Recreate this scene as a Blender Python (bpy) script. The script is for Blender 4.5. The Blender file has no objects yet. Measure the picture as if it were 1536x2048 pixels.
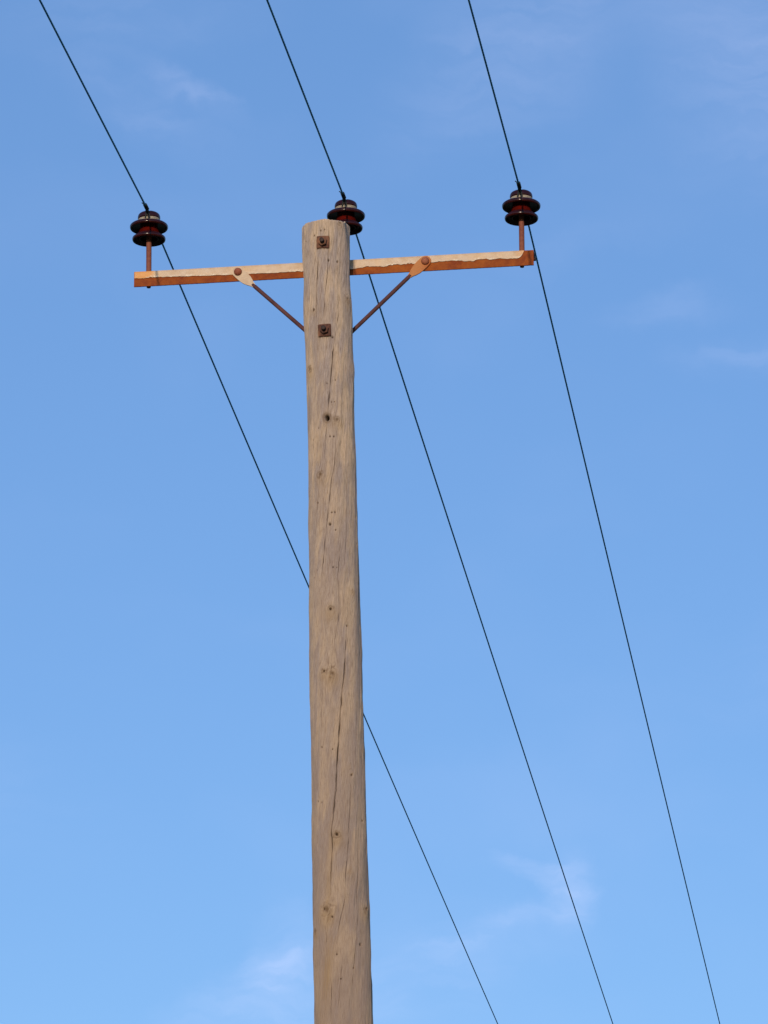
import bpy, bmesh, math, random
import numpy as np
from mathutils import Vector, Matrix

sc = bpy.context.scene
random.seed(4)
rng = np.random.default_rng(11)

# ------------------------------------------------------------------ camera
PITCH, ROLL, FPX = 0.317366, -0.006296, 8457.3          # focal length in pixels of a 2048 px tall picture
cam_d = bpy.data.cameras.new('camera')
cam = bpy.data.objects.new('camera', cam_d)
sc.collection.objects.link(cam)
cam_d.sensor_fit = 'VERTICAL'
cam_d.sensor_height = 24.0
cam_d.lens = FPX / 2048.0 * 24.0
cam_d.clip_start = 0.05
cam_d.clip_end = 20000.0
fw = Vector((0, math.cos(PITCH), math.sin(PITCH)))
rt = Vector((1, 0, 0))
up = rt.cross(fw)
rt2 = math.cos(ROLL) * rt + math.sin(ROLL) * up
up2 = -math.sin(ROLL) * rt + math.cos(ROLL) * up
M = Matrix((rt2, up2, -fw)).transposed().to_4x4()
M.translation = Vector((0, 0, 1.6))
cam.matrix_world = M
sc.camera = cam

# ------------------------------------------------------------------ light
SUN_EL, SUN_AZ = math.radians(9.0), math.radians(188.4)
SKY_STRENGTH = 0.15
SKY_TINT = (1.035, 1.10, 1.28)                           # the camera's white balance
sun_d = bpy.data.lights.new('sun', 'SUN')
sun_d.energy = 2.6
sun_d.color = (1.0, 0.80, 0.60)
sun_d.angle = math.radians(0.5)
sun = bpy.data.objects.new('sun', sun_d)
sc.collection.objects.link(sun)
sdir = Vector((math.sin(SUN_AZ) * math.cos(SUN_EL), math.cos(SUN_AZ) * math.cos(SUN_EL), math.sin(SUN_EL)))
sun.rotation_euler = sdir.to_track_quat('Z', 'Y').to_euler()
sun.location = sdir * 50

sc.view_settings.view_transform = 'Standard'
sc.view_settings.look = 'None'
sc.view_settings.exposure = 0.03
sc.view_settings.gamma = 1.0
sc.view_settings.use_curve_mapping = False

world = bpy.data.worlds.new('World')
sc.world = world
world.use_nodes = True
wn, wl = world.node_tree.nodes, world.node_tree.links
wn.clear()


class G:
    """small node helper"""
    def __init__(s, tree):
        s.n, s.l = tree.nodes, tree.links

    def put(s, sock, v):
        if isinstance(v, bpy.types.NodeSocket):
            s.l.new(v, sock)
        elif isinstance(v, (tuple, list)):
            v = tuple(v)
            if len(sock.default_value) == 4 and len(v) == 3:
                v = v + (1.0,)
            sock.default_value = v
        else:
            sock.default_value = v

    def math(s, op, a, b=0.0, clamp=False):
        n = s.n.new('ShaderNodeMath'); n.operation = op; n.use_clamp = clamp
        s.put(n.inputs[0], a); s.put(n.inputs[1], b)
        return n.outputs[0]

    def noise(s, vec, scale, detail=4.0, rough=0.55, dist=0.0):
        n = s.n.new('ShaderNodeTexNoise')
        n.inputs['Scale'].default_value = scale
        n.inputs['Detail'].default_value = detail
        n.inputs['Roughness'].default_value = rough
        n.inputs['Distortion'].default_value = dist
        if vec is not None: s.l.new(vec, n.inputs['Vector'])
        return n.outputs['Fac'], n.outputs['Color']

    def map(s, vec, loc=(0, 0, 0), rot=(0, 0, 0), scale=(1, 1, 1), kind='POINT'):
        n = s.n.new('ShaderNodeMapping'); n.vector_type = kind
        s.put(n.inputs['Vector'], vec)
        n.inputs['Location'].default_value = loc
        n.inputs['Rotation'].default_value = rot
        n.inputs['Scale'].default_value = scale
        return n.outputs[0]

    def mix(s, f, a, b, mode='MIX'):
        n = s.n.new('ShaderNodeMix'); n.data_type = 'RGBA'; n.blend_type = mode
        s.put(n.inputs[0], f); s.put(n.inputs[6], a); s.put(n.inputs[7], b)
        return n.outputs[2]

    def ramp(s, f, lo, hi, a=0.0, b=1.0, smooth=True):
        n = s.n.new('ShaderNodeMapRange')
        if smooth: n.interpolation_type = 'SMOOTHSTEP'
        s.put(n.inputs['Value'], f)
        n.inputs['From Min'].default_value = lo; n.inputs['From Max'].default_value = hi
        n.inputs['To Min'].default_value = a; n.inputs['To Max'].default_value = b
        return n.outputs['Result']


g = G(world.node_tree)
sky = wn.new('ShaderNodeTexSky')
sky.sky_type = 'NISHITA'
sky.sun_disc = False
sky.sun_elevation = SUN_EL
sky.sun_rotation = SUN_AZ
sky.altitude = 50
sky.air_density = 1.0
sky.dust_density = 0.35
sky.ozone_density = 3.0
tc = wn.new('ShaderNodeTexCoord')
sep = wn.new('ShaderNodeSeparateXYZ')
wl.new(tc.outputs['Generated'], sep.inputs[0])
azi = g.math('ARCTAN2', sep.outputs[0], sep.outputs[1])
ele = g.math('ARCSINE', sep.outputs[2])
comb = wn.new('ShaderNodeCombineXYZ')
wl.new(azi, comb.inputs[0]); wl.new(ele, comb.inputs[1])
P = comb.outputs[0]                                     # compass bearing and height above the horizon, radians
_, wcol = g.noise(P, 34.0, 5.0, 0.6)
sub = wn.new('ShaderNodeVectorMath'); sub.operation = 'MULTIPLY_ADD'
wl.new(wcol, sub.inputs[0]); sub.inputs[1].default_value = (0.022, 0.022, 0); sub.inputs[2].default_value = (-0.011, -0.011, 0)
add = wn.new('ShaderNodeVectorMath'); add.operation = 'ADD'
wl.new(P, add.inputs[0]); wl.new(sub.outputs[0], add.inputs[1])
PW = add.outputs[0]
# faint cirrus wisps: bearing, height, half length, half width, tilt, opacity
WISPS = [
    (-0.0490, 0.4160, 0.0110, 0.0026, -0.50, 0.15),
    (-0.0620, 0.4120, 0.0180, 0.0070, -0.40, 0.10),
    (-0.0640, 0.4350, 0.0250, 0.0080, 0.10, 0.08),
    (0.0380, 0.4290, 0.0300, 0.0130, 0.60, 0.14),
    (0.0950, 0.4250, 0.0160, 0.0260, 0.20, 0.16),
    (0.0735, 0.3640, 0.0120, 0.0040, 0.10, 0.10),
    (0.0915, 0.3515, 0.0130, 0.0045, 0.05, 0.11),
    (0.0455, 0.3790, 0.0160, 0.0035, 0.10, 0.05),
    (0.0370, 0.2320, 0.0080, 0.0022, -0.30, 0.28),
    (0.0425, 0.2285, 0.0040, 0.0070, -0.10, 0.26),
    (0.0300, 0.2205, 0.0150, 0.0030, 0.48, 0.14),
    (0.0020, 0.2110, 0.0240, 0.0075, 0.20, 0.09),
    (-0.0245, 0.2110, 0.0070, 0.0110, 0.20, 0.16),
    (-0.0330, 0.2035, 0.0180, 0.0070, 0.62, 0.22),
    (-0.0200, 0.1930, 0.0400, 0.0080, 0.35, 0.14),
    (0.2200, 0.3300, 0.0900, 0.0150, 0.40, 0.25),
    (-0.2600, 0.3000, 0.1100, 0.0180, -0.30, 0.25),
    (-0.2000, 0.5600, 0.0800, 0.0200, 0.30, 0.20),
]
streak, _ = g.noise(g.map(PW, rot=(0, 0, -0.45), scale=(38, 170, 1)), 1.0, 5.0, 0.52)
streak = g.ramp(streak, 0.26, 0.74, 0.35, 1.4)
tot = None
for az, el, ra, rb, tilt, op in WISPS:
    v = g.map(PW, loc=(az, el, 0), rot=(0, 0, tilt), scale=(ra * 2.1, rb * 1.9, 1), kind='TEXTURE')
    ln = wn.new('ShaderNodeVectorMath'); ln.operation = 'LENGTH'
    wl.new(v, ln.inputs[0])
    m = g.ramp(ln.outputs['Value'], 0.0, 1.0, op * 0.46, 0.0)
    tot = m if tot is None else g.math('ADD', tot, m)
cl = g.math('MULTIPLY', tot, streak, clamp=True)
veil, _ = g.noise(g.map(PW, rot=(0, 0, 0.5), scale=(9, 16, 1)), 1.0, 3.0, 0.5)
veil = g.ramp(veil, 0.45, 0.8, 0.0, 0.05)
cl = g.math('ADD', cl, veil, clamp=True)
CLOUD = (6.2, 6.4, 8.4)
hazed = g.mix(0.36, sky.outputs[0], (1.12, 2.10, 3.70))          # thin even haze high up, levels the sky
tint = g.mix(1.0, hazed, SKY_TINT, 'MULTIPLY')
col = g.mix(cl, tint, CLOUD)
bg = wn.new('ShaderNodeBackground')
bg.inputs['Strength'].default_value = SKY_STRENGTH
wl.new(col, bg.inputs['Color'])
wo = wn.new('ShaderNodeOutputWorld')
wl.new(bg.outputs[0], wo.inputs['Surface'])

POLE= [(7.6575, -0.2139, 0.0901), (7.5553, -0.2122, 0.089), (7.4393, -0.2103, 0.0879), (7.3724, -0.209, 0.0884), (7.3117, -0.2065, 0.0904), (7.1707, -0.2023, 0.0895), (7.0704, -0.1987, 0.0893), (6.9506, -0.1968, 0.0888), (6.7049, -0.1926, 0.0888), (6.4575, -0.1893, 0.0906), (6.2049, -0.1861, 0.0924), (5.9739, -0.1823, 0.0945), (5.7754, -0.1789, 0.0961), (5.537, -0.1736, 0.0976), (5.2935, -0.1688, 0.0984), (4.9989, -0.164, 0.1008), (4.777, -0.1598, 0.1028), (4.5807, -0.1558, 0.105)]
CRACKS=[
 (1.9,7,[(0.519, 6.054), (0.455, 5.983), (0.401, 5.917), (0.358, 5.852), (0.246, 5.795), (0.154, 5.712), (0.071, 5.61), (-0.003, 5.555), (-0.047, 5.491), (-0.107, 5.405), (-0.242, 5.314), (-0.17, 5.369), (-0.217, 5.308), (-0.313, 5.268), (-0.242, 5.219), (-0.308, 5.155), (-0.334, 5.098), (-0.373, 5.018)]),
 (1.6,6,[(0.217, 7.158), (0.124, 7.084), (0.019, 6.997), (-0.075, 6.915), (-0.137, 6.872)]),
 (1.0,4,[(-0.198, 6.829), (-0.269, 6.747), (-0.326, 6.686)]),
 (0.9,3.5,[(0.454, 7.277), (0.301, 7.193), (0.215, 7.153), (0.172, 7.118)]),
 (1.3,5,[(-0.332, 7.512), (-0.397, 7.45), (-0.458, 7.372), (-0.485, 7.281), (-0.562, 7.236)]),
 (1.0,4,[(0.134, 7.645), (0.112, 7.574), (0.061, 7.483), (0.041, 7.428), (-0.056, 7.369), (-0.144, 7.297), (-0.233, 7.231)]),
 (1.0,4,[(0.488, 7.479), (0.498, 7.392), (0.407, 7.272)]),
 (0.9,3.5,[(-0.396, 7.65), (-0.421, 7.612), (-0.448, 7.581)]),
 (0.9,3,[(-0.159, 7.647), (-0.188, 7.606)]),
 (1.2,4,[(0.192, 6.771), (0.104, 6.65), (-0.026, 6.612), (-0.096, 6.555), (-0.179, 6.484), (-0.272, 6.413), (-0.356, 6.343), (-0.466, 6.249), (-0.547, 6.185)]),
 (0.9,3,[(0.304, 6.38), (0.236, 6.294), (0.157, 6.223), (0.125, 6.18)]),
 (0.8,3,[(0.692, 6.666), (0.635, 6.56), (0.596, 6.44), (0.49, 6.32), (0.386, 6.248)]),
 (0.8,3,[(-0.468, 6.726), (-0.55, 6.593), (-0.641, 6.518), (-0.747, 6.415)]),
 (0.8,3,[(0.544, 7.001), (0.471, 6.889), (0.424, 6.792)]),
 (1.0,3.5,[(0.21, 6.098), (0.089, 6.037), (-0.018, 5.98), (-0.056, 5.934)]),
 (0.8,3,[(0.185, 6.215), (0.198, 6.112)]),
 (0.8,3,[(0.6, 6.168), (0.582, 6.111), (0.522, 6.063)]),
 (1.0,4,[(0.513, 5.476), (0.431, 5.384), (0.403, 5.315), (0.432, 5.37), (0.369, 5.301), (0.332, 5.219), (0.248, 5.146), (0.175, 5.089), (0.187, 5.037), (0.076, 4.976), (-0.068, 4.924), (-0.144, 4.857), (-0.223, 4.817)]),
 (1.0,4,[(0.814, 5.286), (0.689, 5.183), (0.706, 5.11), (0.601, 5.028), (0.611, 4.94), (0.512, 4.859), (0.408, 4.766), (0.327, 4.698), (0.281, 4.658)]),
 (0.9,4,[(0.011, 4.785), (-0.047, 4.729), (-0.123, 4.658), (-0.154, 4.618)]),
 (0.8,3,[(-0.374, 4.719), (-0.422, 4.62), (-0.457, 4.565)]),
 (0.8,3,[(-0.45, 4.943), (-0.524, 4.9), (-0.575, 4.848)]),
 (0.8,3,[(-0.643, 5.231), (-0.697, 5.127)]),
 (0.7,2.5,[(-0.498, 5.821), (-0.593, 5.707), (-0.663, 5.593)]),
 (0.7,2.5,[(0.897, 5.804), (0.797, 5.664), (0.695, 5.524)]),
]
KNOTS=[
 (0.963,7.335,0.0135,1),
 (0.638,7.636,0.0096,1),
 (-0.66,7.285,0.0077,1),
 (-1.007,7.056,0.0135,1),
 (1.132,7.066,0.0135,2),
 (0.246,6.843,0.0115,1),
 (-0.498,6.629,0.0135,1),
 (-0.145,6.102,0.0135,1),
 (0.772,6.176,0.0115,2),
 (-0.437,5.867,0.0115,1),
 (-0.119,5.859,0.0173,1),
 (1.237,5.586,0.0096,2),
 (0.525,5.48,0.0077,2),
 (0.43,5.507,0.0077,2),
 (-0.093,5.253,0.0154,1),
 (-0.496,4.979,0.0212,1),
 (1.063,4.988,0.0154,1),
 (0.324,5.118,0.0115,2),
 (-1.158,4.91,0.0096,1),
]
HOLES=[(-0.168,6.85,0.0115),(-0.223,7.6,0.0031),(-0.047,7.603,0.0023),(-0.532,7.585,0.0031),(-1.009,7.571,0.0027),(-1.286,7.548,0.0029),(-1.282,7.481,0.0023),(0.094,7.479,0.0042),(0.497,7.477,0.0038),(0.159,7.17,0.0035),(-0.66,7.285,0.0042),(0.963,7.335,0.0031),(-0.054,6.775,0.0029),(0.1,6.775,0.0029),(0.027,6.912,0.0021),(0.157,6.913,0.0021),(0.227,7.0,0.0025),(-0.033,6.477,0.0029),(0.093,6.477,0.0029),(-0.116,6.431,0.0050),(0.105,6.408,0.0025),(-0.018,6.264,0.0029),(0.129,6.263,0.0021),(-0.64,6.52,0.0031),(-0.584,6.814,0.0023),(-0.89,6.772,0.0025),(-1.054,7.062,0.0038),(-0.701,6.26,0.0021),(-0.865,6.233,0.0021),(1.232,6.478,0.0042),(1.343,6.221,0.0058),(1.224,6.371,0.0029),(-0.138,6.985,0.0021),(-0.144,6.103,0.0038),(-0.437,5.868,0.0038),(0.515,6.042,0.0031),(-0.608,5.583,0.0029),(-0.184,5.572,0.0025),(0.513,5.476,0.0031),(-1.254,5.397,0.0031),(-0.844,5.384,0.0025),(-0.687,5.378,0.0023),(1.087,5.315,0.0031),(-0.093,5.253,0.0050),(-0.588,4.981,0.0035),(-0.31,4.95,0.0035),(0.722,4.852,0.0046),(1.01,5.314,0.0035),(-0.176,4.813,0.0029),(-1.158,4.91,0.0031),(-0.048,4.723,0.0029),(0.407,4.764,0.0027),(1.154,4.993,0.0038),(-1.397,5.101,0.0023),]

# ------------------------------------------------------------------ frame of the line: measured off the left pin
PSI = 0.132218
A = Vector((math.cos(PSI), -math.sin(PSI), 0))          # along the crossarm, to the right
N = Vector((math.sin(PSI), math.cos(PSI), 0))           # along the line, away
L0 = Vector((-0.89748, 15.14067, 0))                    # foot point below the left pin
POLE_Y = 14.9393


def at(t, n, z):
    return L0 + A * t + N * n + Vector((0, 0, z))


# ------------------------------------------------------------------ helpers
def new_mat(name):
    m = bpy.data.materials.new(name); m.use_nodes = True
    nt = m.node_tree; nt.nodes.clear()
    b = nt.nodes.new('ShaderNodeBsdfPrincipled'); o = nt.nodes.new('ShaderNodeOutputMaterial')
    nt.links.new(b.outputs[0], o.inputs[0])
    return m, G(nt), b


def bump(g, b, h, strength, dist):
    n = g.n.new('ShaderNodeBump'); n.inputs['Strength'].default_value = strength
    n.inputs['Distance'].default_value = dist
    g.l.new(h, n.inputs['Height']); g.l.new(n.outputs[0], b.inputs['Normal'])


def link(name, me, mats, parent=None, loc=None, smooth=True):
    if not isinstance(mats, (list, tuple)): mats = [mats]
    for m in mats: me.materials.append(m)
    if smooth:
        me.polygons.foreach_set('use_smooth', np.ones(len(me.polygons), dtype=bool))
    o = bpy.data.objects.new(name, me); sc.collection.objects.link(o)
    if parent is not None: o.parent = parent
    if loc is not None: o.location = loc
    return o


def from_bm(name, bm, mat, parent=None, loc=None, smooth=True, sharp=35):
    bmesh.ops.recalc_face_normals(bm, faces=bm.faces)
    if smooth:
        for e in bm.edges:
            if len(e.link_faces) == 2 and e.calc_face_angle(0) > math.radians(sharp): e.smooth = False
    me = bpy.data.meshes.new(name); bm.to_mesh(me); bm.free()
    return link(name, me, mat, parent, loc, smooth)


def empty(name, loc, label, cat, group=None):
    o = bpy.data.objects.new(name, None); sc.collection.objects.link(o)
    o.location = loc; o.empty_display_size = 0.1
    o['label'] = label; o['category'] = cat
    if group: o['group'] = group
    return o


def grid_mesh(name, V, rows, cols, wrap=True, caps=None):
    """V: (rows*cols,3) numpy; quads between rows; wraps round the columns"""
    me = bpy.data.meshes.new(name)
    r = np.arange(rows - 1)[:, None]; c = np.arange(cols if wrap else cols - 1)[None, :]
    c2 = (c + 1) % cols
    q = np.stack([r * cols + c, r * cols + c2, (r + 1) * cols + c2, (r + 1) * cols + c], -1).reshape(-1, 4)
    loops = q.reshape(-1); nf = len(q)
    me.vertices.add(len(V)); me.vertices.foreach_set('co', np.asarray(V, dtype=np.float32).reshape(-1))
    me.loops.add(len(loops)); me.loops.foreach_set('vertex_index', loops.astype(np.int32))
    me.polygons.add(nf); me.polygons.foreach_set('loop_start', (np.arange(nf) * 4).astype(np.int32))
    me.update(calc_edges=True); me.validate()
    return me


def lathe(prof, seg=64):
    bm = bmesh.new(); rings = []
    for r, z in prof:
        if r < 1e-6: rings.append([bm.verts.new((0, 0, z))])
        else: rings.append([bm.verts.new((r * math.cos(2 * math.pi * k / seg), r * math.sin(2 * math.pi * k / seg), z)) for k in range(seg)])
    for a, b in zip(rings, rings[1:]):
        for k in range(seg):
            k2 = (k + 1) % seg
            if len(a) == 1 and len(b) == 1: continue
            if len(a) == 1: bm.faces.new((a[0], b[k2], b[k]))
            elif len(b) == 1: bm.faces.new((a[k], a[k2], b[0]))
            else: bm.faces.new((a[k], a[k2], b[k2], b[k]))
    return bm


def smooth_prof(pts, n=4):
    """Catmull-Rom through profile points"""
    out = []
    P_ = [pts[0]] + list(pts) + [pts[-1]]
    for i in range(1, len(P_) - 2):
        p0, p1, p2, p3 = [Vector(p) for p in P_[i - 1:i + 3]]
        for k in range(n):
            t = k / n
            out.append(tuple(0.5 * ((2 * p1) + (p2 - p0) * t + (2 * p0 - 5 * p1 + 4 * p2 - p3) * t * t + (3 * p1 - p0 - 3 * p2 + p3) * t ** 3)))
    out.append(tuple(pts[-1]))
    return [(max(0.0, a), b) for a, b in out]


def tube(bm, pts, rad, seg=12, cap=True):
    pts = [Vector(p) for p in pts]; rings = []
    prev = None
    for i, p in enumerate(pts):
        d = (pts[min(i + 1, len(pts) - 1)] - pts[max(i - 1, 0)]).normalized()
        if prev is None:
            s = d.cross(Vector((0.13, 0.2, 1))).normalized()
        else:
            s = (prev - d * prev.dot(d)).normalized()
        prev = s; t = d.cross(s)
        r = rad[i] if isinstance(rad, (list, tuple)) else rad
        rings.append([bm.verts.new(p + (s * math.cos(2 * math.pi * k / seg) + t * math.sin(2 * math.pi * k / seg)) * r) for k in range(seg)])
    for a, b in zip(rings, rings[1:]):
        for k in range(seg): bm.faces.new((a[k], a[(k + 1) % seg], b[(k + 1) % seg], b[k]))
    if cap:
        bm.faces.new(rings[0][::-1]); bm.faces.new(rings[-1])
    return rings


def box(bm, lo, hi, bev=0.0, mat=None):
    vs = [bm.verts.new((x, y, z)) for x in (lo[0], hi[0]) for y in (lo[1], hi[1]) for z in (lo[2], hi[2])]
    fs = [bm.faces.new([vs[i] for i in f]) for f in ((0, 1, 3, 2), (4, 6, 7, 5), (0, 4, 5, 1), (2, 3, 7, 6), (0, 2, 6, 4), (1, 5, 7, 3))]
    if bev:
        es = {e for f in fs for e in f.edges}
        bmesh.ops.bevel(bm, geom=list(es), offset=bev, segments=2, affect='EDGES')
    return fs


def prism(bm, outline, y0, y1, bev=0.0):
    """outline in x,z, extruded along y"""
    a = [bm.verts.new((x, y0, z)) for x, z in outline]; b = [bm.verts.new((x, y1, z)) for x, z in outline]
    fs = [bm.faces.new(a), bm.faces.new(b[::-1])]
    for i in range(len(a)):
        j = (i + 1) % len(a); fs.append(bm.faces.new((a[i], b[i], b[j], a[j])))
    if bev:
        es = list(fs[0].edges) + list(fs[1].edges)
        bmesh.ops.bevel(bm, geom=es, offset=bev, segments=2, affect='EDGES')
    return fs


ARM_ROT = Matrix((A, N, Vector((0, 0, 1)))).transposed().to_4x4()   # local x along the arm, local y along the line


# ------------------------------------------------------------------ materials
def rust_material(name, base, dark, light, rough=0.75, scale=60):
    m, g, b = new_mat(name)
    t = g.n.new('ShaderNodeTexCoord').outputs['Object']
    f1, _ = g.noise(t, scale, 6, 0.6); f2, _ = g.noise(t, scale * 5, 4, 0.6); f3, _ = g.noise(t, scale * 0.2, 3, 0.5)
    c = g.mix(g.ramp(f1, 0.35, 0.7), base, dark)
    c = g.mix(g.ramp(f3, 0.4, 0.75, 0, 0.8), c, light)
    c = g.mix(g.ramp(f2, 0.55, 0.8, 0, 0.6), c, dark)
    g.l.new(c, b.inputs['Base Color']); b.inputs['Roughness'].default_value = rough
    b.inputs['Specular IOR Level'].default_value = 0.25
    bump(g, b, g.math('ADD', f1, g.math('MULTIPLY', f2, 0.5)), 0.5, 0.0012)
    return m


M_RUST = rust_material('rusted_steel', (0.29, 0.068, 0.009), (0.20, 0.038, 0.008), (0.38, 0.108, 0.014), 0.8, 45)
M_PIN = rust_material('pin_rust', (0.25, 0.085, 0.050), (0.17, 0.050, 0.035), (0.30, 0.11, 0.06), 0.7, 70)
M_BOLT = rust_material('bolt_rust', (0.30, 0.090, 0.045), (0.20, 0.055, 0.030), (0.36, 0.13, 0.06), 0.7, 90)
M_WASHER = rust_material('washer_rust', (0.12, 0.046, 0.026), (0.045, 0.020, 0.015), (0.30, 0.14, 0.07), 0.7, 110)
M_ROD = rust_material('rod_rust', (0.105, 0.042, 0.040), (0.07, 0.028, 0.028), (0.14, 0.056, 0.050), 0.75, 60)
M_TABR = rust_material('tab_rust', (0.42, 0.125, 0.032), (0.30, 0.075, 0.022), (0.52, 0.23, 0.08), 0.75, 50)
M_DARK = rust_material('thread_steel', (0.035, 0.020, 0.016), (0.02, 0.012, 0.010), (0.06, 0.03, 0.02), 0.6, 90)


def paint_material(name):
    m, g, b = new_mat(name)
    t = g.n.new('ShaderNodeTexCoord').outputs['Object']
    s = g.n.new('ShaderNodeSeparateXYZ'); g.l.new(t, s.inputs[0])
    f1, _ = g.noise(t, 25, 5, 0.6); f2, _ = g.noise(t, 160, 4, 0.6); f3, _ = g.noise(t, 7, 3, 0.5)
    c = g.mix(g.ramp(f1, 0.35, 0.7), (0.62, 0.47, 0.32), (0.52, 0.36, 0.21))
    c = g.mix(g.ramp(f3, 0.42, 0.66, 0, 0.6), c, (0.66, 0.42, 0.19))
    c = g.mix(g.ramp(f2, 0.57, 0.74, 0, 0.65), c, (0.38, 0.17, 0.05))
    # rust-stained stretch at the left end, and by the right pin
    wob = g.math('ADD', s.outputs[0], g.math('MULTIPLY', g.math('SUBTRACT', f1, 0.5), 0.03))
    c = g.mix(g.ramp(wob, 0.012, 0.030, 0.85, 0.0), c, (0.70, 0.30, 0.055))
    c = g.mix(g.ramp(wob, 1.405, 1.455, 0.0, 0.6), c, (0.66, 0.30, 0.08))
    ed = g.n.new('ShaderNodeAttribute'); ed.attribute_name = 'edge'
    c = g.mix(g.math('MULTIPLY', g.ramp(ed.outputs['Fac'], 0.55, 0.92, 0.0, 0.85), g.math('MULTIPLY', g.ramp(f2, 0.38, 0.55), g.ramp(f1, 0.40, 0.60))), c, (0.86, 0.74, 0.55))   # highlight along the torn edge, painted in as a paler colour
    c = g.mix(g.ramp(ed.outputs['Fac'], 0.94, 1.0, 0.0, 0.9), c, (0.13, 0.05, 0.02))
    g.l.new(c, b.inputs['Base Color']); b.inputs['Roughness'].default_value = 0.55
    bump(g, b, g.math('ADD', f1, g.math('MULTIPLY', f2, 0.4)), 0.45, 0.0015)
    return m


M_PAINT = paint_material('flaking_paint')
M_TABL = rust_material('tab_paint', (0.62, 0.48, 0.33), (0.54, 0.39, 0.25), (0.68, 0.55, 0.39), 0.6, 45)


def glaze_material(name, ca, cb):
    m, g, b = new_mat(name)
    t = g.n.new('ShaderNodeTexCoord').outputs['Object']
    f1, _ = g.noise(t, 30, 4, 0.5); f2, _ = g.noise(t, 220, 3, 0.6)
    c = g.mix(g.ramp(f1, 0.35, 0.7), ca, cb)
    c = g.mix(g.ramp(f2, 0.6, 0.8, 0, 0.4), c, (0.05, 0.02, 0.014))
    g.l.new(c, b.inputs['Base Color'])
    g.put(b.inputs['Roughness'], g.ramp(f1, 0.3, 0.8, 0.13, 0.24))
    b.inputs['Specular IOR Level'].default_value = 0.34; b.inputs['Coat Weight'].default_value = 0.0; b.inputs['Coat Roughness'].default_value = 0.08
    bump(g, b, f1, 0.08, 0.002)
    return m


M_GLAZE = glaze_material('brown_glaze', (0.034, 0.0040, 0.0036), (0.020, 0.0036, 0.0036))
M_CORE = glaze_material('red_brown_glaze', (0.105, 0.0060, 0.0036), (0.075, 0.006, 0.004))
M_TIE = rust_material('aluminium_tie', (0.40, 0.35, 0.26), (0.32, 0.26, 0.18), (0.46, 0.42, 0.32), 0.5, 120)


def wire_material(name, c1, c2, rough):
    m, g, b = new_mat(name)
    t = g.n.new('ShaderNodeTexCoord').outputs['Object']
    f1, _ = g.noise(t, 8, 4, 0.6); f2, _ = g.noise(t, 300, 3, 0.6)
    c = g.mix(g.ramp(f1, 0.35, 0.65), c1, c2)
    c = g.mix(g.ramp(f2, 0.5, 0.8, 0, 0.4), c, (0.01, 0.02, 0.025))
    g.l.new(c, b.inputs['Base Color']); b.inputs['Roughness'].default_value = rough
    b.inputs['Specular IOR Level'].default_value = 0.2
    return m


M_WIRE = wire_material('weathered_copper_wire', (0.034, 0.270, 0.480), (0.050, 0.330, 0.480), 0.7)
M_BIND = wire_material('binding_wire', (0.012, 0.022, 0.028), (0.03, 0.035, 0.03), 0.6)


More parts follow.
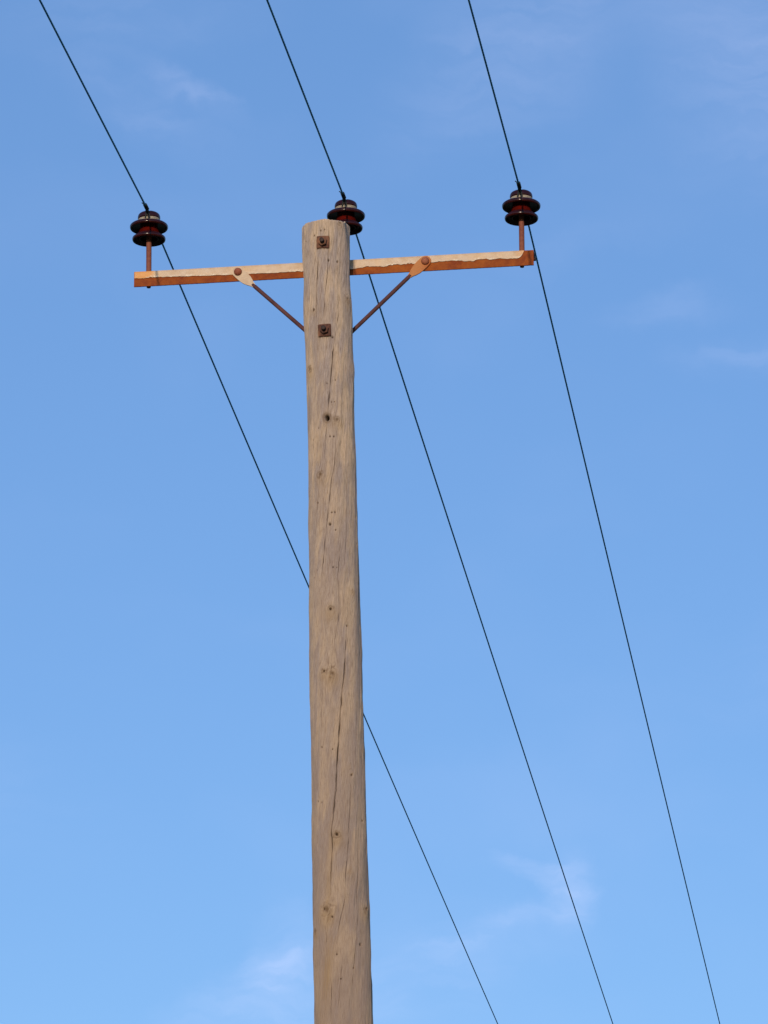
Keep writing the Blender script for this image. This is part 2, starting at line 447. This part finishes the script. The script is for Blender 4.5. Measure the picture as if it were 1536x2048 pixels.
def wood_material():
    m, g, b = new_mat('weathered_wood')
    at_ = g.n.new('ShaderNodeAttribute'); at_.attribute_name = 'grain'; v = at_.outputs['Vector']
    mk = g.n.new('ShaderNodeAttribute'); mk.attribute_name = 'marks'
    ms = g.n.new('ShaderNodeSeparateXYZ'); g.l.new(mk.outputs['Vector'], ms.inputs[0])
    fine, _ = g.noise(g.map(v, scale=(620, 26, 1)), 1.0, 5, 0.72)
    mid, _ = g.noise(g.map(v, scale=(260, 5.0, 1)), 1.0, 5, 0.66)
    speck, _ = g.noise(g.map(v, scale=(380, 75, 1)), 1.0, 3, 0.6)
    patch, _ = g.noise(g.map(v, scale=(14, 2.3, 1)), 1.0, 4, 0.55)
    patch2, _ = g.noise(g.map(v, loc=(7, 3, 0), scale=(22, 4.5, 1)), 1.0, 4, 0.55)
    c = g.mix(g.ramp(patch, 0.40, 0.58), WOOD_A, WOOD_B)
    c = g.mix(g.ramp(patch2, 0.44, 0.62, 0, 0.9), c, WOOD_C)
    c = g.mix(g.ramp(mid, 0.30, 0.52, 0.75, 0.0), c, WOOD_D)
    c = g.mix(g.ramp(fine, 0.34, 0.50, 0.85, 0.0), c, (0.17, 0.115, 0.075))
    c = g.mix(g.ramp(fine, 0.52, 0.68, 0.0, 0.65), c, WOOD_E)
    drk, _ = g.noise(g.map(v, loc=(4, 8, 0), scale=(34, 3.4, 1)), 1.0, 5, 0.6)
    c = g.mix(g.ramp(drk, 0.56, 0.76, 0, 0.42), c, (0.235, 0.180, 0.150))
    slit, _ = g.noise(g.map(v, loc=(3, 1, 0), scale=(330, 22, 1)), 1.0, 2, 0.5)
    c = g.mix(g.ramp(slit, 0.70, 0.78, 0.0, 0.6), c, (0.12, 0.08, 0.055))
    pale, _ = g.noise(g.map(v, loc=(9, 5, 0), scale=(300, 90, 1)), 1.0, 2, 0.5)
    c = g.mix(g.ramp(pale, 0.62, 0.78, 0.0, 0.45), c, (0.60, 0.52, 0.42))
    c = g.mix(g.ramp(speck, 0.60, 0.74, 0.0, 0.6), c, (0.13, 0.08, 0.045))
    vs = g.n.new('ShaderNodeSeparateXYZ'); g.l.new(v, vs.inputs[0])
    c = g.mix(g.ramp(g.math('ADD', vs.outputs[1], g.math('MULTIPLY', g.math('SUBTRACT', patch, 0.5), 1.5)), 4.4, 7.4, 0.66, 0.0, False), c, (0.27, 0.195, 0.145))   # less bleached lower down
    c = g.mix(g.math('MULTIPLY', ms.outputs[2], 0.75), c, (0.36, 0.225, 0.075))     # ochre algae and resin
    c = g.mix(ms.outputs[1], c, (0.13, 0.075, 0.035))                             # knots
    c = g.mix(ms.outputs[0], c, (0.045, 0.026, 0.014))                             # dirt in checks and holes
    g.l.new(c, b.inputs['Base Color']); b.inputs['Roughness'].default_value = 0.9
    b.inputs['Diffuse Roughness'].default_value = 0.45
    b.inputs['Specular IOR Level'].default_value = 0.15
    h = g.math('ADD', g.math('MULTIPLY', fine, 1.0), g.math('MULTIPLY', mid, 1.2))
    h = g.math('SUBTRACT', h, g.math('MULTIPLY', g.ramp(speck, 0.6, 0.8), 0.4))
    bump(g, b, h, 0.8, 0.0016)
    return m


WOOD_A, WOOD_B, WOOD_C = (0.44, 0.355, 0.285), (0.57, 0.440, 0.305), (0.37, 0.310, 0.280)
WOOD_D, WOOD_E = (0.32, 0.230, 0.165), (0.72, 0.60, 0.48)
M_WOOD = wood_material()


def grass_material():
    m, g, b = new_mat('grass_field')
    t = g.n.new('ShaderNodeTexCoord').outputs['Object']
    f1, _ = g.noise(t, 0.05, 6, 0.6); f2, _ = g.noise(t, 3.0, 6, 0.65)
    c = g.mix(g.ramp(f1, 0.35, 0.65), (0.030, 0.050, 0.014), (0.055, 0.062, 0.024))
    c = g.mix(g.ramp(f2, 0.4, 0.7, 0, 0.6), c, (0.075, 0.068, 0.034))
    g.l.new(c, b.inputs['Base Color']); b.inputs['Roughness'].default_value = 0.9
    bump(g, b, f2, 0.6, 0.05)
    return m


# ------------------------------------------------------------------ ground
def build_ground():
    S, n = 6000.0, 140
    u = np.linspace(-1, 1, n); u = np.sign(u) * np.abs(u) ** 2.5 * S
    X, Y = np.meshgrid(u, u)
    Z = 0.6 * np.sin(X / 97.0 + 1) * np.sin(Y / 131.0) * np.clip((np.hypot(X, Y - 8) - 25) / 60, 0, 1)
    me = grid_mesh('ground', np.stack([X, Y, Z], -1).reshape(-1, 3), n, n, wrap=False)
    o = link('ground', me, grass_material()); o['kind'] = 'structure'


build_ground()


# ------------------------------------------------------------------ pole
def vnoise(rows, cols, ry, rx, seed, wrap=True):
    """smooth value noise on a unit grid; rows/cols are coordinates (arrays), ry/rx cells per unit"""
    r = np.random.default_rng(seed)
    y = rows * ry; x = cols * rx
    y0 = np.floor(y).astype(int); x0 = np.floor(x).astype(int)
    fy = y - y0; fx = x - x0
    fy = fy * fy * (3 - 2 * fy); fx = fx * fx * (3 - 2 * fx)
    T = r.random((512, 512)) * 2 - 1
    g_ = lambda a, b: T[a % 512, b % 512]
    return (g_(y0, x0) * (1 - fx) + g_(y0, x0 + 1) * fx) * (1 - fy) + (g_(y0 + 1, x0) * (1 - fx) + g_(y0 + 1, x0 + 1) * fx) * fy


def build_pole_shaft(parent):
    tz = np.array([p[0] for p in POLE])[::-1]; tx = np.array([p[1] for p in POLE])[::-1]; tr = np.array([p[2] for p in POLE])[::-1]
    # carry the taper on down to the ground
    tz = np.concatenate([[-0.3, 1.5, 3.0], tz]); tx = np.concatenate([[-0.105, -0.125, -0.140], tx]); tr = np.concatenate([[0.138, 0.130, 0.118], tr])
    ZT = 7.650
    zs = np.concatenate([np.linspace(-0.3, 4.40, 60)[:-1], np.arange(4.40, ZT - 0.0075, 0.0023)])
    dense = np.linspace(-1.68, 1.68, 420)
    back = np.linspace(1.68, 2 * math.pi - 1.68, 64)[1:-1]
    th = np.concatenate([dense, back])
    Z, TH = np.meshgrid(zs, th, indexing='ij')
    def sm(v):                                          # smoothed table lookup
        return sum(np.interp(Z + d, tz, v) for d in (-0.06, -0.03, 0, 0.03, 0.06)) / 5
    CX, Rr = sm(tx), sm(tr)
    THw = np.where(TH > math.pi, TH - 2 * math.pi, TH)
    seam = np.clip((math.pi - np.abs(THw)) / 0.5, 0, 1)     # fade noise towards the unseen back seam
    phi = THw - 0.98 * (Z - 6.0)
    disp = np.zeros_like(Z); dirt_shade = np.zeros_like(Z); knot = np.zeros_like(Z); ochre = np.zeros_like(Z)
    S = THw * Rr
    for k, (kt, kz, kr, kind) in enumerate(KNOTS):
        ds = (THw - kt) * Rr; dz = Z - kz
        near = (np.abs(dz) < 0.3)
        e = np.exp(-(ds / (2.2 * kr)) ** 2 - (dz / (4.5 * kr)) ** 2)
        phi = phi - np.where(near, 0.75 * (ds / Rr) * e, 0)
        wob = 1 + 0.30 * vnoise(Z, THw, 90, 9, 50 + k) + 0.28 * vnoise(Z, THw, 190, 20, 150 + k)
        asp = 0.75 + 0.5 * ((k * 7) % 5) / 5.0; skew = 0.35 * (((k * 3) % 7) / 7.0 - 0.5)
        d = np.sqrt((ds - skew * dz) ** 2 + (dz * asp) ** 2) / (kr * wob)
        disp += 0.0045 * (kr / 0.013) * np.exp(-(ds / (2.0 * kr)) ** 2 - ((dz + 0.2 * kr) / (2.6 * kr)) ** 2)
        if kind == 1:
            disp -= 0.0030 * np.exp(-(d / 0.45) ** 2)
            disp -= 0.0022 * np.exp(-((d - 0.85) / 0.16) ** 2) * (0.5 + 0.5 * vnoise(Z, THw, 60, 12, 80 + k))
            knot = np.maximum(knot, 0.85 * np.exp(-(d / 0.45) ** 2))
            knot = np.maximum(knot, np.clip(0.25 + 0.45 * vnoise(Z, THw, 45, 10, 180 + k), 0, 1) * np.exp(-((d - 0.85) / 0.20) ** 2))
            ochre = np.maximum(ochre, 0.40 * np.exp(-(ds / (1.8 * kr)) ** 2 - ((dz + 1.2 * kr) / (2.4 * kr)) ** 2))
        else:
            ochre = np.maximum(ochre, 0.25 * np.exp(-(d / 1.3) ** 2))
    # hollows above the bigger knots
    for kt, kz, kr, a in ((0.75, 7.385, 0.030, 0.003), (-0.05, 5.905, 0.020, 0.0035), (-0.9, 7.11, 0.02, 0.003), (0.93, 5.03, 0.02, 0.0025), (-0.35, 5.03, 0.022, 0.002), (-0.15, 7.25, .03, .002)):
        disp -= a * np.exp(-((THw - kt) * Rr / kr) ** 2 - ((Z - kz) / (1.7 * kr)) ** 2)
    # grain relief that runs with the spiral of the wood
    gx = phi * Rr.mean()
    disp += 0.0020 * vnoise(Z, phi, 1.6, 4, 1) * seam + 0.0014 * vnoise(Z, phi, 4, 9, 2) * seam
    disp += 0.00050 * vnoise(Z, phi, 4, 34, 3) * seam + 0.00030 * vnoise(Z, phi, 7, 80, 4) * seam
    disp += 0.0022 * vnoise(Z, THw, 7, 2.3, 5) * seam + 0.0009 * vnoise(Z, THw, 24, 7, 6) * seam
    # drying checks
    for ci, (w, dep, pts) in enumerate(CRACKS):
        pts = sorted(pts, key=lambda p: p[1])
        pz = np.array([p[1] for p in pts]); pt = np.array([p[0] for p in pts])
        keep = np.concatenate([[True], np.diff(pz) > 0.012]); pz, pt = pz[keep], pt[keep]
        rows = np.where((zs > pz[0]) & (zs < pz[-1]))[0]
        if not len(rows): continue
        r0, r1 = rows[0], rows[-1] + 1
        zz = zs[r0:r1]; c = np.interp(zz, pz, pt)
        for _ in range(2): c = np.convolve(np.pad(c, 9, 'edge'), np.ones(19) / 19, 'valid')
        c = c + 0.010 * vnoise(zz, zz * 0, 55, 1, 200 + ci) + 0.006 * vnoise(zz, zz * 0, 160, 1, 300 + ci)
        s = (zz - pz[0]) / (pz[-1] - pz[0])
        env = np.clip(np.minimum(s, 1 - s) * 6, 0, 1) ** 0.7 * (0.72 + 0.45 * vnoise(zz, zz * 0, 28, 1, 400 + ci))
        wm = ((w if w > 1.1 else w * 0.72) * 0.00122 * (0.45 + 0.65 * env))[:, None]
        ds = (THw[r0:r1] - c[:, None]) * Rr[r0:r1]
        gq = np.exp(-(ds / wm) ** 2) * np.clip(env, 0, 1)[:, None]
        disp[r0:r1] -= dep * 0.001 * gq
        dirt_shade[r0:r1] = np.maximum(dirt_shade[r0:r1], np.clip(gq * min(1.0, 0.80 + 0.25 * w), 0, 1))
    for k, (ht, hz, hr) in enumerate(HOLES):
        ds = (THw - ht) * Rr; dz = Z - hz
        if hr > 0.009:                                  # old bolt hole right through
            d = np.sqrt(ds ** 2 + (dz * 0.8) ** 2) / hr
            q = 1 / (1 + np.exp((d - 0.72) * 16))
            disp -= 0.075 * q
            knot = np.maximum(knot, 0.5 * np.exp(-((d - 1.25) / 0.4) ** 2))
        else:
            d = np.sqrt(ds ** 2 + (dz * 0.75) ** 2) / (hr * 0.9)
            q = np.exp(-d ** 3)
            disp -= np.minimum(0.008, hr * 2) * q
            q = q * 0.9
        dirt_shade = np.maximum(dirt_shade, q)
    # resin / algae tint drawn along the grain
    for kt, kz, sx, sz, a in ((-0.55, 4.75, 0.20, 0.13, 0.75), (-0.45, 5.05, 0.12, 0.12, 0.5), (-0.35, 5.2, 0.15, 0.1, 0.35), (-0.9, 4.6, 0.3, 0.15, 0.3),
                              (-0.5, 6.75, 0.12, 0.12, 0.35), (-0.4, 6.58, 0.15, 0.1, 0.3), (-0.5, 7.2, 0.2, 0.12, 0.2)):
        ochre = np.maximum(ochre, a * np.exp(-((THw - kt - 0.9 * (Z - kz)) / sx) ** 2 - ((Z - kz) / sz) ** 2) * (0.75 + 0.35 * vnoise(Z, phi, 12, 60, 9)))
    for kt, kz in ((-0.13, 7.551), (-0.18, 7.196)):         # rust that has run off the washers
        ds = (THw - kt) * Rr; dz = Z - kz
        edge_ = np.maximum(np.abs(ds), np.abs(dz)) - 0.024
        knot = np.maximum(knot, 0.55 * np.exp(-(np.maximum(edge_, 0) / 0.0025) ** 2))
        run = np.exp(-((np.abs(ds) - 0.021) / 0.0035) ** 2) * np.clip(-dz / 0.02, 0, 1) * np.exp(-np.maximum(-dz - 0.02, 0) / 0.035)
        knot = np.maximum(knot, 0.38 * run * (0.7 + 0.4 * vnoise(Z, THw, 60, 60, 77)))
    R2 = Rr + disp
    X = CX + R2 * np.sin(THw); Y = POLE_Y - R2 * np.cos(THw)
    V = np.stack([X, Y, Z], -1)
    # rounded, weathered top: a few rings that roll over the edge, then the end grain
    rings = []; gr = []; mk = []
    top = V[-1]; cxx = np.array([CX[-1, 0], POLE_Y]); thr = THw[-1]
    rn = 0.0016 * vnoise(thr * 0 + 3.3, thr, 1, 5, 21) + 0.0015 * vnoise(thr * 0 + 1.3, thr, 1, 17, 22)
    for i, (inset, rise) in enumerate([(0.0018, 0.0035), (0.006, 0.0065), (0.013, 0.0080), (0.022, 0.0085), (0.04, 0.009), (0.06, 0.009), (0.0885, 0.009)]):
        rad = np.hypot(top[:, 0] - cxx[0], top[:, 1] - cxx[1]); f = np.maximum(0.0005, (rad - inset)) / rad
        z = top[:, 2] + rise + rn * (1 - (i > 4) * 0.6)
        rings.append(np.stack([cxx[0] + (top[:, 0] - cxx[0]) * f, cxx[1] + (top[:, 1] - cxx[1]) * f, z], -1))
    V = np.concatenate([V] + [r[None] for r in rings], 0)
    rows, cols = V.shape[:2]
    me = grid_mesh('shaft', V.reshape(-1, 3), rows, cols)
    grain = np.stack([phi * 0.095, Z, np.zeros_like(Z)], -1)
    grain = np.concatenate([grain] + [grain[-1][None] + np.array([0, 0.01 * (i + 1), 0]) for i in range(len(rings))], 0)
    marks = np.stack([dirt_shade, knot, ochre], -1)
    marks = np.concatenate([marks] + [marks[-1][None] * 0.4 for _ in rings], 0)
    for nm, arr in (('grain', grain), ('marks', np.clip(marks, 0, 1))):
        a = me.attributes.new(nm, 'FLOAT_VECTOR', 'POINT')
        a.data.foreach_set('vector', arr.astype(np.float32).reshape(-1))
    return link('shaft', me, M_WOOD, parent)


pole = empty('utility_pole', (0, 0, 0), 'weathered grey-brown wooden utility pole carrying a rusty steel crossarm', 'utility pole')
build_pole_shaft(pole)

# washers, nuts and threaded ends of the two through bolts, on the face towards the viewer
def through_bolt(x, y, z, tilt, rot):
    """x,y,z: centre of the washer's back face on the wood"""
    base = Matrix.Translation((x, y, z)) @ ARM_ROT @ Matrix.Rotation(tilt, 4, 'X')
    bm = bmesh.new(); box(bm, (-0.0240, -0.006, -0.0240), (0.0240, 0.004, 0.0240), 0.0022)
    bmesh.ops.subdivide_edges(bm, edges=[e for e in bm.edges if e.calc_length() > 0.02], cuts=7, use_grid_fill=True)
    for v in bm.verts: v.co.x += random.uniform(-.0007, .0007); v.co.z += random.uniform(-.0007, .0007); v.co.y += random.uniform(-.0004, .0004)
    bmesh.ops.rotate(bm, verts=bm.verts, matrix=Matrix.Rotation(rot, 3, 'Y'))
    for v in bm.verts: v.co.y -= 0.0022 * (abs(v.co.x) / 0.0255) ** 2 * -1 * 0.5
    bm.transform(base); w = from_bm('square_washer', bm, M_WASHER, pole)
    bm = bmesh.new()
    a = [(0.0175 * math.cos(k * math.pi / 3 + .3), 0.0175 * math.sin(k * math.pi / 3 + .3)) for k in range(6)]
    prism(bm, a, -0.0062, -0.021, 0.0012); bm.transform(base); from_bm('nut', bm, M_WASHER, w)
    bm = bmesh.new(); pts = []; rad = []
    for i in range(26):
        pts.append((0, -0.0212 - i * 0.0007, 0)); rad.append(0.0085 if i % 2 else 0.0077)
    pts = [(0, 0.0, 0)] + pts + [(0, pts[-1][1] - 0.001, 0)]; rad = [0.0077] + rad + [0.006]
    tube(bm, pts, rad, 16); bm.transform(base); from_bm('threaded_end', bm, M_DARK, w)


PX = -0.2115
through_bolt(PX - 0.0125, POLE_Y - 0.0885, 7.551, math.radians(4), 0.03)
through_bolt(-0.2033 - 0.0150, POLE_Y - 0.0885, 7.196, math.radians(2), -0.04)

# ---- crossarm: a steel angle, one leg hanging down on the pole side, the other lying on top behind it
ARM_T0, ARM_T1, ZT_, ZB_ = -0.0515, 1.4870, 7.5405, 7.4800
NF = -0.030
def arm_mat(o): o.matrix_local = Matrix.Translation(L0) @ ARM_ROT; return o


def build_crossarm():
    bm = bmesh.new()
    prof = [(NF, ZB_), (NF, ZT_), (NF + 0.060, ZT_), (NF + 0.060, ZT_ - 0.006), (NF + 0.0085, ZT_ - 0.006), (NF + 0.006, ZT_ - 0.0085), (NF + 0.006, ZB_)]
    ns = 240; rings = []
    for i in range(ns + 1):
        t = ARM_T0 + (ARM_T1 - ARM_T0) * i / ns
        rings.append([bm.verts.new((t, n + random.uniform(-.00025, .00025), z + random.uniform(-.0003, .0003))) for n, z in prof])
    for a, b in zip(rings, rings[1:]):
        for k in range(7): bm.faces.new((a[k], a[(k + 1) % 7], b[(k + 1) % 7], b[k]))
    bm.faces.new(rings[0]); bm.faces.new(rings[-1][::-1])
    arm = arm_mat(from_bm('crossarm', bm, M_RUST, pole, sharp=25))
    # what is left of the pale paint: a thick skin over the upper half of the front face, with a torn lower edge
    ts = np.arange(ARM_T0 + 0.0005, 1.452, 0.0022)
    frac = np.interp(ts, [-.05, .03, .12, .35, .62, .80, 1.07, 1.45], [.47, .46, .50, .60, .63, .57, .50, .49])
    zb = ZT_ - frac * 0.0605
    rough = np.interp(ts, [-.05, 0.02, .1, .3, .55, .60, .8, 1.2, 1.45], [0.5, 1.1, .6, .25, .5, 1.0, 1.2, .9, .6])
    e = vnoise(ts, ts * 0, 62, 1, 31) * 0.0026 + vnoise(ts, ts * 0, 24, 1, 32) * 0.0030 + vnoise(ts, ts * 0, 150, 1, 33) * 0.0017
    zb = zb + e * rough
    cut = np.clip((ts - 1.425) / 0.027, 0, 1) ** 2.5; zb = zb * (1 - cut) + (ZT_ - 0.001) * cut
    lev = [0.0, 0.03, 0.25, 0.5, 0.72, 0.86, 0.94, 0.985, 1.0]
    thk = [0.0004, 0.0013, 0.0012, 0.0012, 0.0014, 0.0022, 0.0036, 0.0030, -0.0006]
    V = []
    for l, h in zip(lev, thk):
        z = (ZT_ + 0.0004) * (1 - l) + zb * l
        hh = h + (np.abs(rough) * (l > .6) * 0.0010 + 0.00022) * vnoise(ts, ts * 0 + l * 6, 110, 1, 34 + int(l * 10)) * (l < 1)
        y = NF - hh
        V.append(np.stack([ts, y, z], -1))
    V = np.array(V); V[:, 0, 1] = NF + 0.0005; V[:, -1, 1] = NF + 0.0005
    me = grid_mesh('paint_skin', V.reshape(-1, 3), V.shape[0], V.shape[1], wrap=False)
    me.flip_normals()
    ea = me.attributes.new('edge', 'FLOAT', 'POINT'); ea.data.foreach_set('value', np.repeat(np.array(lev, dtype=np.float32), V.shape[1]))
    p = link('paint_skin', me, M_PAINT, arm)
    # small stub bolt at the right-hand end
    bm = bmesh.new(); tube(bm, [(ARM_T1 - 0.002, NF + 0.022, 7.512), (ARM_T1 + 0.006, NF + 0.022, 7.512)], 0.008, 10)
    s = from_bm('end_bolt', bm, M_DARK, arm)
    return arm


arm = build_crossarm()


def build_brace(tb, zb, tl, zl, mat_tab, lab):
    """flattened tab at (tb,zb) under a round bolt head, rod running down to (tl,zl) behind the pole"""
    d = Vector((tl - tb, 0, zl - zb)); ln = d.length; d.normalize()
    s = Vector((d.z, 0, -d.x))
    n0 = NF - 0.0030
    tabL = 0.092
    if lab: label = lab
    # rod
    bm = bmesh.new()
    pts, rad = [], []
    for i in range(30):
        u = tabL - 0.014 + (ln - tabL + 0.014) * i / 29
        pts.append(Vector((tb, n0 - 0.0055, zb)) + d * u); rad.append(0.0078 if i else 0.0055)
    tube(bm, pts, rad, 16)
    rod = arm_mat(from_bm('brace', bm, M_ROD, pole)); rod['label'] = lab
    # tab: leaf-shaped plate
    prof = [(-0.0225, 0.0), (-0.0205, 0.010), (-0.0150, 0.0170), (-0.006, 0.0215), (0.006, 0.0225), (0.030, 0.0225), (0.048, 0.0205), (0.062, 0.0160), (0.075, 0.0105), (0.088, 0.0070), (0.096, 0.0050)]
    out = [(u, w) for u, w in prof] + [(u, -w * 0.94) for u, w in prof[::-1][:-1]]
    bm = bmesh.new()
    o = [(tb + d.x * u + s.x * w, zb + d.z * u + s.z * w) for u, w in out]
    prism(bm, o, n0 + 0.001, n0 - 0.0052, 0.0010)
    # the plate bends forward into the rod
    for v in bm.verts:
        u = (v.co - Vector((tb, 0, zb))).dot(d)
        v.co.y -= max(0.0, u - 0.05) * 0.10
    tab = from_bm('brace_tab', bm, mat_tab, rod, sharp=30)
    # dome-headed bolt
    bm = lathe([(0.0, 0.0125), (0.006, 0.0120), (0.0108, 0.0100), (0.0142, 0.0065), (0.0156, 0.0020), (0.0156, -0.001), (0.009, -0.002), (0.009, -0.02), (0, -0.02)], 28)
    bm.transform(Matrix.Translation((tb, n0 - 0.0062, zb)) @ Matrix.Rotation(math.radians(90), 4, 'X'))
    from_bm('bolt_head', bm, M_BOLT, rod, sharp=50)


build_brace(0.3537, 7.5143, 0.709, 7.168, M_TABL, 'left brace, a round rusty rod with a pale flattened tab')
build_brace(1.0747, 7.5160, 0.711, 7.168, M_TABR, 'right brace, a round rusty rod with an orange rusted tab')

# ------------------------------------------------------------------ insulators
ZR = 0.1432                                             # lower shed rim above the arm top


def build_insulator(t, label):
    o = empty('pin_insulator', at(t, 0, ZT_), label, 'insulator', 'brown pin insulators standing on the crossarm')
    o.rotation_euler = (random.uniform(-.006, .006), random.uniform(-.008, .008), -PSI)
    bm = bmesh.new(); tube(bm, [(0, 0, -0.056), (0, 0, -0.05), (0, 0, 0.0), (0, 0, ZR + 0.012)], [0.0075, 0.0088, 0.0104, 0.0104], 20)
    pin = from_bm('pin', bm, M_PIN, o, sharp=60)
    bm = bmesh.new()
    a = [(0.017 * math.cos(k * math.pi / 3), 0.017 * math.sin(k * math.pi / 3)) for k in range(6)]
    prism(bm, a, 0, 0.015, 0.001); bm.transform(Matrix.Translation((0, 0, -0.0215)) @ Matrix.Rotation(math.radians(90), 4, 'X').inverted() @ Matrix.Scale(-1, 4, (0, 1, 0)) if False else Matrix.Translation((0, 0, -0.0065)) @ Matrix.Rotation(math.radians(-90), 4, 'X'))
    from_bm('nut', bm, M_DARK, pin)
    z = ZR
    def part(nm, prof, n=4, mat=M_GLAZE, seg=72):
        bm = lathe([(r, zz + z) for r, zz in smooth_prof(prof, n)], seg)
        return from_bm(nm, bm, mat, o, sharp=70)
    part('lower_shed', [(0.0105, 0.030), (0.022, 0.029), (0.030, 0.022), (0.0335, 0.004), (0.0345, 0.0008), (0.0375, 0.0008), (0.0385, 0.004), (0.0405, 0.0095), (0.047, 0.0100), (0.0530, 0.0060), (0.0565, -0.0030), (0.0590, -0.0062), (0.0620, -0.0055), (0.0640, -0.0020), (0.0645, 0.0020), (0.0630, 0.0065), (0.0580, 0.0098), (0.0535, 0.0112), (0.0512, 0.0130), (0.0508, 0.0155), (0.0495, 0.0175), (0.0465, 0.0185)])
    part('core', [(0.0475, 0.0180), (0.0440, 0.0215), (0.0405, 0.0270), (0.0375, 0.0340), (0.0350, 0.0420), (0.0335, 0.0560)], mat=M_CORE)
    part('upper_shed', [(0.0325, 0.0570), (0.040, 0.0575), (0.052, 0.0570), (0.0610, 0.0530), (0.0655, 0.0455), (0.0685, 0.0432), (0.0715, 0.0440), (0.0733, 0.0475), (0.0738, 0.0515), (0.0725, 0.0560), (0.0670, 0.0605), (0.0600, 0.0632), (0.0530, 0.0648), (0.0475, 0.0660), (0.0425, 0.0672)])
    part('neck', [(0.0425, 0.0665), (0.0405, 0.0690), (0.0378, 0.0720), (0.0366, 0.0760), (0.0376, 0.0805)])
    # cap with the saddle groove the conductor lies in
    prof = smooth_prof([(0.0376, 0.0800), (0.0400, 0.0812), (0.0428, 0.0840), (0.0436, 0.0890), (0.0428, 0.0950), (0.0400, 0.1015), (0.0330, 0.1070), (0.0230, 0.1105), (0.0110, 0.1125), (0.0, 0.1130)], 5)
    bm = lathe([(r, zz + z) for r, zz in prof], 144)
    for v in bm.verts:
        q = abs(v.co.x)
        if v.co.z > z + 0.1035 and q < 0.0095:
            k = min(1.0, (0.0095 - q) / 0.0028)
            v.co.z = v.co.z * (1 - k) + (z + 0.1030 + (q / 0.008) ** 2 * 0.0015) * k
    from_bm('cap', bm, M_GLAZE, o, sharp=60)
    # aluminium tie turns round the neck
    bm = bmesh.new()
    for j, (zz, rr) in enumerate(((0.0715, 0.0405), (0.0757, 0.0398), (0.0792, 0.0405))):
        pts = [(rr * math.cos(a_), rr * math.sin(a_), z + zz + 0.0006 * math.sin(a_ * 2 + j)) for a_ in np.linspace(0, 2 * math.pi, 49)]
        tube(bm, pts, 0.0023, 8)
    from_bm('neck_tie', bm, M_TIE, o)
    return o


INS_T = [0.0, 0.7656, 1.44]
build_insulator(INS_T[0], 'left insulator of dark red-brown glazed porcelain, on the rust-orange end of the crossarm')
build_insulator(INS_T[1], 'middle insulator of dark porcelain, half hidden behind the top of the wooden pole')
build_insulator(INS_T[2], 'right insulator of dark red-brown glazed porcelain, beside the plain rusty end of the crossarm')

# ------------------------------------------------------------------ conductors
K = 0.00059
NEAR = [-0.04275, -0.03977, -0.02450]
FAR = [-0.03118, -0.03888, -0.03512]
WPSI = [0.118540, 0.123062, 0.126179]
ZG = 7.7904


def build_wire(i, label):
    psi = WPSI[i]; n = Vector((math.sin(psi), math.cos(psi), 0)); org = at(INS_T[i], 0, ZG)
    root = empty('power_line', org, label, 'power line', 'bare conductors of the overhead line')
    def path(s):
        d = NEAR[i] if s < 0 else FAR[i]
        q = abs(s); soft = q - 0.03 * (1 - math.exp(-q / 0.03))
        return n * s + Vector((0, 0, d * soft + 0.5 * K * q * q))
    # seven-strand conductor: lobed section, twisted
    ss = list(np.arange(-0.2, 0.2, 0.006))
    far = list(np.arange(0.2, 16, 0.014)) + list(np.arange(16, 122, 0.5))
    near = list(np.arange(0.2, 7, 0.014)) + list(np.arange(7, 122, 0.5))
    ss = [-x for x in near[::-1]] + ss[1:] + far
    ss = np.array(sorted(set(np.round(ss, 5))))
    P_ = np.array([path(s) for s in ss])
    side = np.array([n.cross(Vector((0, 0, 1)))]); upv = np.array([[0, 0, 1.0]])
    seg = 12; ang = np.arange(seg) * 2 * math.pi / seg
    rad = np.where(np.arange(seg) % 2 == 0, 0.0038, 0.0030)
    tw = ss * 2 * math.pi / 0.14
    a = ang[None, :] + tw[:, None]
    V = P_[:, None, :] + rad[None, :, None] * (np.cos(a)[..., None] * side[None] + np.sin(a)[..., None] * upv[None])
    me = grid_mesh('conductor', V.reshape(-1, 3), len(ss), seg)
    link('conductor', me, M_WIRE, root)
    # binding: tight coil on either side, legs running down to the neck
    for sg in (-1, 1):
        bm = bmesh.new(); pts = []
        for k in range(24 * 9):
            u = 0.048 + 0.055 * k / (24 * 9); aa = k * 2 * math.pi / 24
            rr = 0.0058
            pts.append(path(sg * u) + Vector(side[0]) * math.cos(aa) * rr + Vector((0, 0, 1)) * math.sin(aa) * rr)
        tube(bm, pts, 0.0021, 6)
        for off in (-0.0035, 0.0035):
            q = [path(sg * 0.055) + Vector(side[0]) * off + Vector((0, 0, -0.004)),
                 path(sg * 0.048) + Vector(side[0]) * off * 1.2 + Vector((0, 0, -0.010)),
                 n * sg * 0.0445 + Vector(side[0]) * off * 1.5 + Vector((0, 0, -0.019)),
                 n * sg * 0.0430 + Vector(side[0]) * off * 2.5 + Vector((0, 0, -0.034))]
            tube(bm, q, 0.0032, 8)
        # loose tail of the tie
        e0 = path(sg * 0.102)
        tube(bm, [e0 + Vector((0, 0, -0.004)), e0 + Vector(side[0]) * -0.006 + Vector((0, 0, 0.003)), e0 + Vector(side[0]) * -0.012 + n * sg * 0.004 + Vector((0, 0, 0.007))], 0.0019, 6)
        from_bm('wire_binding', bm, M_BIND, root)
    return root


build_wire(0, 'left bare conductor, running over the left insulator and passing behind the wooden pole')
build_wire(1, 'middle bare conductor, tied on the insulator behind the pole top, crossing the right brace')
build_wire(2, 'right bare conductor, tied on the right insulator, reaching the lower right corner of the sky')
